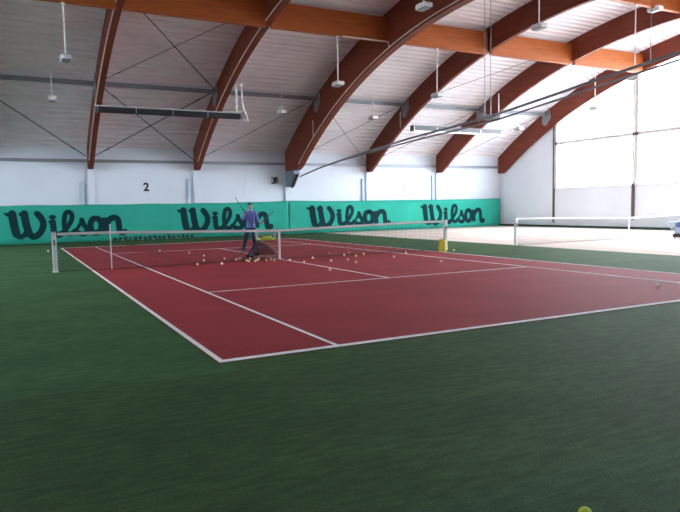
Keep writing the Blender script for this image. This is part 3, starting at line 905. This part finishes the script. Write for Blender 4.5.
# trousers
s = Sk(); p0 = s.add((0, 0, 1.08), (.150, .112)); p1 = s.add((0, 0, .92), (.170, .125), p0)
for q in 'LR':
    h = s.add(tuple(V(J['hip'+q])-V((0, 0, .03))), .112, p1); k = s.add(J['kne'+q], .075, h); s.add(tuple(V(J['kne'+q]).lerp(V(J['ank'+q]), 1.0)), .062, k)
skin_mesh('trousers', s.v, s.e, s.r, 0, [M['trousers']], 2, P)
for q in 'LR':
    s = Sk(); an = V(J['ank'+q]); to = V(J['toe'+q]); dd = (to-an); dd.z = 0; dd.normalize()
    h0 = s.add(tuple(an-dd*.05+V((0, 0, -.04))), (.042, .042)); h1 = s.add((an.x+dd.x*.06, an.y+dd.y*.06, .048), (.045, .044), h0); s.add((to.x+dd.x*.03, to.y+dd.y*.03, .038), (.044, .034), h1)
    skin_mesh('shoe', s.v, s.e, s.r, 0, [M['shoe']], 2, P)

def racket(label, loc, direc, roll):
    """local z runs from butt cap (0) to the tip (.69)"""
    t = thing('tennis_racket', label, 'tennis racket', loc, 0, 'tennis rackets held by the person')
    z = V(direc).normalized(); x = z.cross(V(roll)).normalized(); y = z.cross(x)
    t.rotation_euler = Matrix((x, y, z)).transposed().to_euler()
    b = MB(); b.tube([(0, 0, 0), (0, 0, .012), (0, 0, .20)], .017, 8); b.build('grip', M['grip'], t)
    b = MB(); b.tube([(0, 0, .2), (0, 0, .30)], .012, 8); b.tube([(0, 0, .29), (.06, 0, .36)], .009, 8); b.tube([(0, 0, .29), (-.06, 0, .36)], .009, 8)
    b.tube([(.125*math.cos(a), 0, .515+.17*math.sin(a)) for a in [2*PI*k/32 for k in range(32)]], .010, 8, closed=True)
    b.build('frame', M['racket'], t)
    b = MB()
    for k in range(-7, 8):
        x_ = k*.016; hh = .17*math.sqrt(max(0, 1-(x_/.125)**2)); b.tube([(x_, 0, .515-hh), (x_, 0, .515+hh)], .0012, 4)
    for k in range(-9, 10):
        z_ = k*.0175; ww = .125*math.sqrt(max(0, 1-(z_/.17)**2)); b.tube([(-ww, 0, .515+z_), (ww, 0, .515+z_)], .0012, 4)
    b.build('strings', M['string'], t)
    return t
Rz = Matrix.Rotation(-.33, 3, 'Z')
def W(p): return Rz @ V(p)+V((PX, PY, .0085))
# shouldered racket: butt up to the upper left, head behind the shoulder
hl = V(J['wrL'])+(V(J['wrL'])-V(J['elL'])).normalized()*.085
dl = V((-.50, -.05, .80)).normalized()
racket('dark racket held up by the person, pointing to the upper left', W(hl+V((-.01, -.035, .0))-dl*.09), Rz @ dl, Rz @ V((.8, 0, .5)))
hr = V(J['wrR'])+(V(J['wrR'])-V(J['elR'])).normalized()*.085
dr = V((.62, -.15, .58)).normalized()
racket('dark racket held low by the person, pointing up to the right', W(hr+V((0, -.01, .03))-dr*.10), Rz @ dr, Rz @ V((.58, 0, -.62)))

# ------------------------------------------------------------------ daylight
w = bpy.data.worlds.new('World'); sc.world = w; w.use_nodes = True
nt = w.node_tree; bg = nt.nodes['Background']
bg.inputs[0].default_value = (.86, .93, 1.0, 1); bg.inputs[1].default_value = 6.0
o = MB().box(-90, -90, -.5, 110, 110, -.25).build('ground', mat('outdoor_paving', (.35, .35, .34), .9, noise=(.3, .2))); struct(o)
def portal(x, sx):
    li = bpy.data.lights.new('daylight_portal', 'AREA'); li.shape = 'RECTANGLE'; li.size = 8.2; li.size_y = 25.2; li.cycles.is_portal = True
    o = bpy.data.objects.new('daylight_portal', li); col.objects.link(o)
    o.location = (x, 11.4, 6.5); o.rotation_euler = Matrix(((0, 0, sx), (0, 1, 0), (-sx, 0, 0))).to_euler()
portal(XR+.12, 1)


# ------------------------------------------------------------------ camera
cd = bpy.data.cameras.new('camera'); co = bpy.data.objects.new('camera', cd); col.objects.link(co)
yaw, pit, rol, foc = 4.79057578e-01, -7.81827720e-02, -1.82138706e-02, 629.167927
cy, sy, cp, sp = math.cos(yaw), math.sin(yaw), math.cos(pit), math.sin(pit)
f = V((sy*cp, cy*cp, sp)); r = V((cy, -sy, 0)); u = r.cross(f)
c, s_ = math.cos(rol), math.sin(rol)
r2 = c*r+s_*u; u2 = -s_*r+c*u
co.matrix_world = Matrix(((r2.x, u2.x, -f.x, -1.84254302), (r2.y, u2.y, -f.y, -6.28735888), (r2.z, u2.z, -f.z, 1.59100376), (0, 0, 0, 1)))
cd.sensor_width = 36; cd.lens = foc*36/680; cd.clip_start = .05; cd.clip_end = 500
sc.camera = co

vs_ = sc.view_settings
vs_.view_transform = 'Standard'; vs_.look = 'None'; vs_.gamma = 1; vs_.use_curve_mapping = False
vs_.exposure = 2.15
sc.cycles.use_denoising = True
sc.cycles.max_bounces = 10; sc.cycles.diffuse_bounces = 6; sc.cycles.transparent_max_bounces = 12
sc.cycles.sample_clamp_indirect = 6
